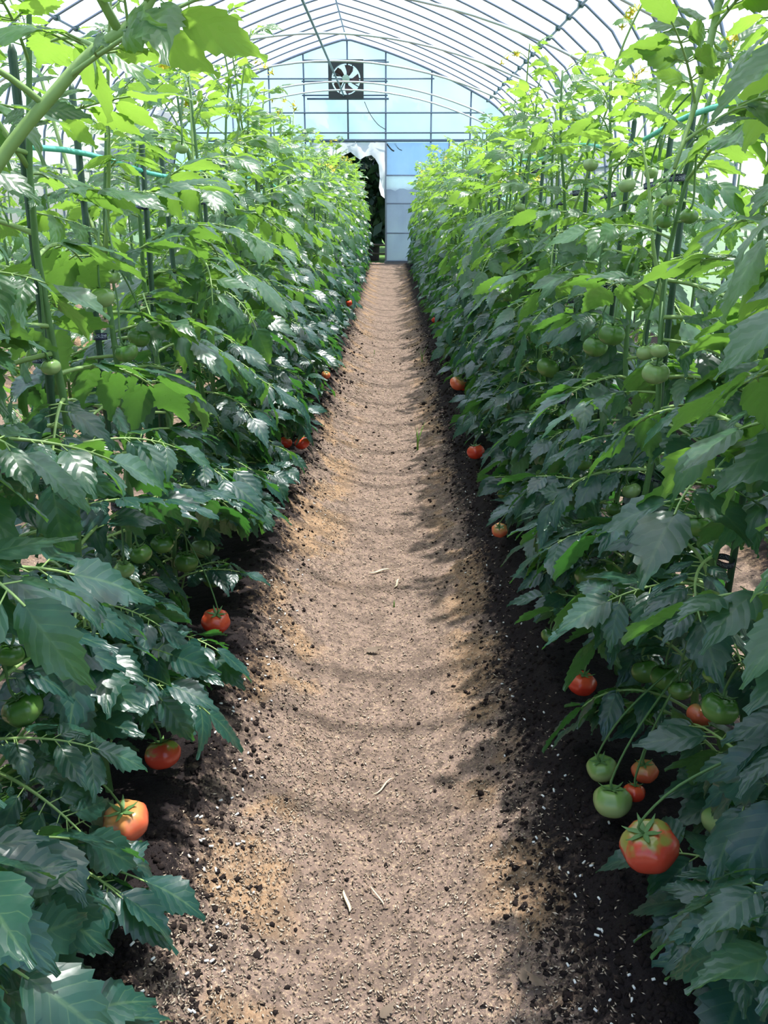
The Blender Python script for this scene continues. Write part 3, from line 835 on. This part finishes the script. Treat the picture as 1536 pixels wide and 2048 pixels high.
for xrow, lab in ((-1.56, 'tomato plant in the second row beyond the left planting'), (-2.6, 'tomato plant in the outermost row by the left film wall'), (1.56, 'tomato plant in the row beyond the right planting')):
    r = random.Random(int(xrow*100)); y = 1.2
    while y < 15.4:
        p = tag(empty('tomato_plant', (xrow + r.uniform(-.04,.04), y, 0)), lab, 'plant', lab.replace('plant in', 'plants in'))
        p.rotation_euler = (0, 0, r.uniform(0, 6.28)); p.scale = (1, 1, r.uniform(0.95, 1.15))
        o = put('foliage', BACK[r.randrange(4)], p); o['kind'] = 'stuff'; o.color = (r.uniform(0.3, 0.7), r.random(), r.random(), 1)
        put('stem', BSTEM, p)
        y += 0.42 + r.uniform(-.04, .04)

# twine along the rows
for x, z, lab in ((-0.55, 1.08, 'pale green twine stretched along the left row at stake height'), (0.555, 1.145, 'teal polythene twine stretched along the right row at stake height')):
    P = [(x + 0.012*math.sin(y*3.1), y, z + 0.012*math.sin(y*2.3) - 0.012*math.cos(y*5.5)) for y in np.linspace(0.5, 15.3, 120)]
    tag(MB().tube(P, 0.0052, 6).obj('support_twine', M_TWINE), lab, 'twine')

# ------------------------------------------------------------------ ground litter
def scatter_y(n, y0, y1, p=1.6):
    u = rng.random(n); a = 1-p
    return (y0**a + u*(y1**a - y0**a))**(1/a)
# rice husks
NH = 24000
hy = scatter_y(NH, 0.75, 9.0); hx = rng.normal(0, 0.17, NH)
heap = rng.random(NH) < 0.30
hx = np.where(heap, -0.235 + rng.normal(0, 0.05, NH) + 0.05*np.sin(hy*5), hx)
heap2 = rng.random(NH) < 0.08
hx = np.where(heap2, 0.24 + rng.normal(0, 0.04, NH), hx)
keep = (np.abs(hx) < 0.36); hx, hy = hx[keep], hy[keep]
hz = ground_z(hx, hy) + 0.0015
NH = len(hx); sz = 0.0030*(0.6+0.9*rng.random(NH))*np.clip(hy/2.2, 1, 2.4)*np.where(rng.random(NH) < 0.12, 1.5, 1.0)
an = rng.random(NH)*6.28; ti = rng.normal(0, 0.35, NH)
ca, sa = np.cos(an), np.sin(an)
V = np.zeros((NH, 6, 3)); asp = 0.36
for k, (l, w, zz) in enumerate(((-1, 0, 0), (0, -asp, 0.0), (0, 0, 0.22), (0, asp, 0.0), (1, 0, 0), (0, 0, -0.1))):
    lx = l*sz; wy = w*sz
    V[:, k, 0] = hx + ca*lx - sa*wy; V[:, k, 1] = hy + sa*lx + ca*wy; V[:, k, 2] = hz + zz*sz + l*sz*ti*0.5 + 0.25*sz
f0 = np.array([(0,1,2),(0,2,3),(1,4,2),(2,4,3),(0,5,1),(1,5,4),(0,3,5),(3,4,5)])
Fh = (f0[None] + (np.arange(NH)*6)[:, None, None]).reshape(-1, 3)
me = bpy.data.meshes.new('rice_husks')
me.vertices.add(NH*6); me.vertices.foreach_set('co', V.astype(np.float32).ravel())
me.loops.add(len(Fh)*3); me.loops.foreach_set('vertex_index', Fh.astype(np.int32).ravel())
me.polygons.add(len(Fh)); me.polygons.foreach_set('loop_start', np.arange(0, len(Fh)*3, 3, dtype=np.int32))
me.update(calc_edges=True)
ca_ = me.color_attributes.new('Col', 'FLOAT_COLOR', 'POINT')
tone = rng.random((NH, 1)); pal = np.array((0.20, 0.14, 0.095)) + tone**1.3*np.array((0.46, 0.40, 0.32))
pal = np.where(rng.random((NH, 1)) < 0.08, np.array((0.05, 0.04, 0.03)), pal)
ca_.data.foreach_set('color', np.repeat(np.concatenate([pal, np.ones((NH, 1))], 1), 6, axis=0).astype(np.float32).ravel())
me.materials.append(M_HUSK)
tag(put('rice_husks', me), 'straw-coloured rice husks strewn along the path', 'husks', kind='stuff')

# dark compost crumbs
ico = []
import bmesh
bm = bmesh.new(); bmesh.ops.create_icosphere(bm, subdivisions=1, radius=1.0)
IV = np.array([v.co[:] for v in bm.verts]); IF = [[v.index for v in f.verts] for f in bm.faces]; bm.free()
def lumps(name, n, xf, y0, y1, smin, smax, mat, flat=0.7, lift=0.3):
    yy = scatter_y(n, y0, y1); xx = xf(n, yy); zz = ground_z(xx, yy)
    s = (smin + (smax-smin)*rng.random(n)**2.5)*np.clip(yy/2.5, 1, 2.2)
    V = np.zeros((n, len(IV), 3))
    jit = 1 + 0.40*rng.normal(size=(n, len(IV), 1))
    V[:] = IV[None]*jit*s[:, None, None]*np.array((1, 1, flat))
    V[:, :, 0] += xx[:, None]; V[:, :, 1] += yy[:, None]; V[:, :, 2] += (zz + lift*s)[:, None]
    F = (np.array(IF)[None] + (np.arange(n)*len(IV))[:, None, None]).reshape(-1, 3)
    me = bpy.data.meshes.new(name)
    me.vertices.add(n*len(IV)); me.vertices.foreach_set('co', V.astype(np.float32).ravel())
    me.loops.add(len(F)*3); me.loops.foreach_set('vertex_index', F.astype(np.int32).ravel())
    me.polygons.add(len(F)); me.polygons.foreach_set('loop_start', np.arange(0, len(F)*3, 3, dtype=np.int32))
    me.update(calc_edges=True); me.materials.append(mat)
    return put(name, me)
def bedx(n, y):
    s = np.where(rng.random(n) < 0.45, -1, 1)
    return s*(0.345 + rng.normal(0, 0.07, n)) - 0.03*(s > 0)
tag(lumps('compost_crumbs', 9000, bedx, 0.7, 8, 0.0012, 0.0065, M_CLOD, 0.8, 0.1), 'black crumbly compost heaped along both sides of the path', 'compost', kind='stuff')
tag(lumps('soil_crumbs', 420, lambda n, y: rng.normal(0, 0.2, n).clip(-.34, .34), 0.75, 8, 0.001, 0.005, M_CLOD), 'small dark soil crumbs scattered over the husk path', 'soil', kind='stuff')
# white pellets
npel = 190
py = scatter_y(npel, 0.75, 3.2, 1.8); sgn = np.where(rng.random(npel) < 0.55, -1, 1)
px = sgn*(0.30 + rng.normal(0, 0.035, npel)) ; pz = ground_z(px, py)
mb = MB()
for i in range(npel):
    a = rng.random()*6.28; d = np.array((math.cos(a), math.sin(a), rng.normal()*0.2))*0.0030*(0.7+0.6*rng.random())
    c = np.array((px[i], py[i], pz[i]+0.003)); mb.tube([c-d, c, c+d], 0.0019, 6)
tag(mb.obj('fertiliser_pellets', M_PELLET), 'tiny white pellets sprinkled on the dark bed edges', 'pellets', kind='stuff')

def on_ground(x, y, up=0.0): return (x, y, float(ground_z(x, y)) + up)
def splinter(x, y, ln, ang, w, label, mat=M_WOOD):
    P = [np.array((t*ln, 0.06*ln*math.sin(t*5), 0.004 + 0.004*math.sin(t*6))) for t in np.linspace(-0.5, 0.5, 7)]
    V, F = tube(P, np.array((0.3, 0.8, 1, 1, 0.9, 0.7, 0.15))*w, 6)
    V[:, 2] = 0.003 + (V[:, 2]-0.003)*0.6
    slope = math.atan2(float(ground_z(x+0.03*math.cos(ang), y+0.03*math.sin(ang)) - ground_z(x-0.03*math.cos(ang), y-0.03*math.sin(ang))), 0.06)
    o = put('wood_splinter', mesh_data('wood_splinter', V, F, [mat]), None, on_ground(x, y, 0.003), (0, -slope, ang))
    return tag(o, label, 'splinter')
splinter(-0.072, 1.20, 0.052, 1.75, 0.0032, 'pale straight wood splinter lying on the husks nearest the camera')
splinter(0.025, 2.52, 0.075, 1.25, 0.0035, 'pale upright-pointing splinter in the middle of the path')
splinter(-0.03, 2.62, 0.075, 0.25, 0.0042, 'whitish curved splinter lying across the path centre')
splinter(-0.02, 1.22, 0.05, 2.0, 0.0016, 'thin straw beside the pale wood splinter')
splinter(-0.01, 1.52, 0.07, 0.8, 0.0018, 'thin straw slanting across the path hollow')
def dry_leaf(x, y, s, a, label):
    V, F, U = leaflet(s, s*0.6, np.random.default_rng(int(x*1000) % 97), 0.5, -0.3, 0.8, 0.3)
    o = put('dry_leaf', mesh_data('dry_leaf', V, F, [M_DRYLEAF], uv=U), None, on_ground(x, y, 0.008), (0.2, 0.1, a)); tag(o, label, 'leaf')
dry_leaf(-0.06, 2.08, 0.04, 0.3, 'small grey dry leaf in the path hollow')
dry_leaf(0.20, 0.99, 0.034, 1.2, 'crumpled brown dry leaf on the compost at the front')
dry_leaf(0.225, 0.97, 0.032, 2.4, 'second brown dry leaf overlapping the crumpled one')
dry_leaf(-0.01, 0.97, 0.03, 0.9, 'flat grey leaf scrap at the very front of the path')

def tuft(x, y, h, n, label, seed):
    r = random.Random(seed); e = tag(empty('grass_tuft', on_ground(x, y)), label, 'grass')
    for k in range(n):
        a = r.uniform(0, 6.28); l = h*r.uniform(0.6, 1.1); b = r.uniform(0.15, 0.5); V = []
        for i in range(5):
            t = i/4; w = 0.003*(1-t*0.95)*max(1, h/0.08); ra = b*l*t*t
            V += [(math.cos(a)*ra - math.sin(a)*w, math.sin(a)*ra + math.cos(a)*w, l*t), (math.cos(a)*ra + math.sin(a)*w, math.sin(a)*ra - math.cos(a)*w, l*t)]
        put('blade', mesh_data('blade', V, [(i*2, i*2+1, i*2+3, i*2+2) for i in range(4)], [M_GRASS]), e)
tuft(0.135, 4.05, 0.13, 6, 'yellow-green grass tuft growing mid-path near the red tomato', 1)
tuft(0.235, 6.3, 0.12, 6, 'farther grass tuft at the path edge', 2)
tuft(0.015, 2.36, 0.02, 4, 'tiny green seedling in the path hollow', 3)
tuft(-0.12, 6.9, 0.05, 5, 'small weed on the sunlit far part of the path', 4)
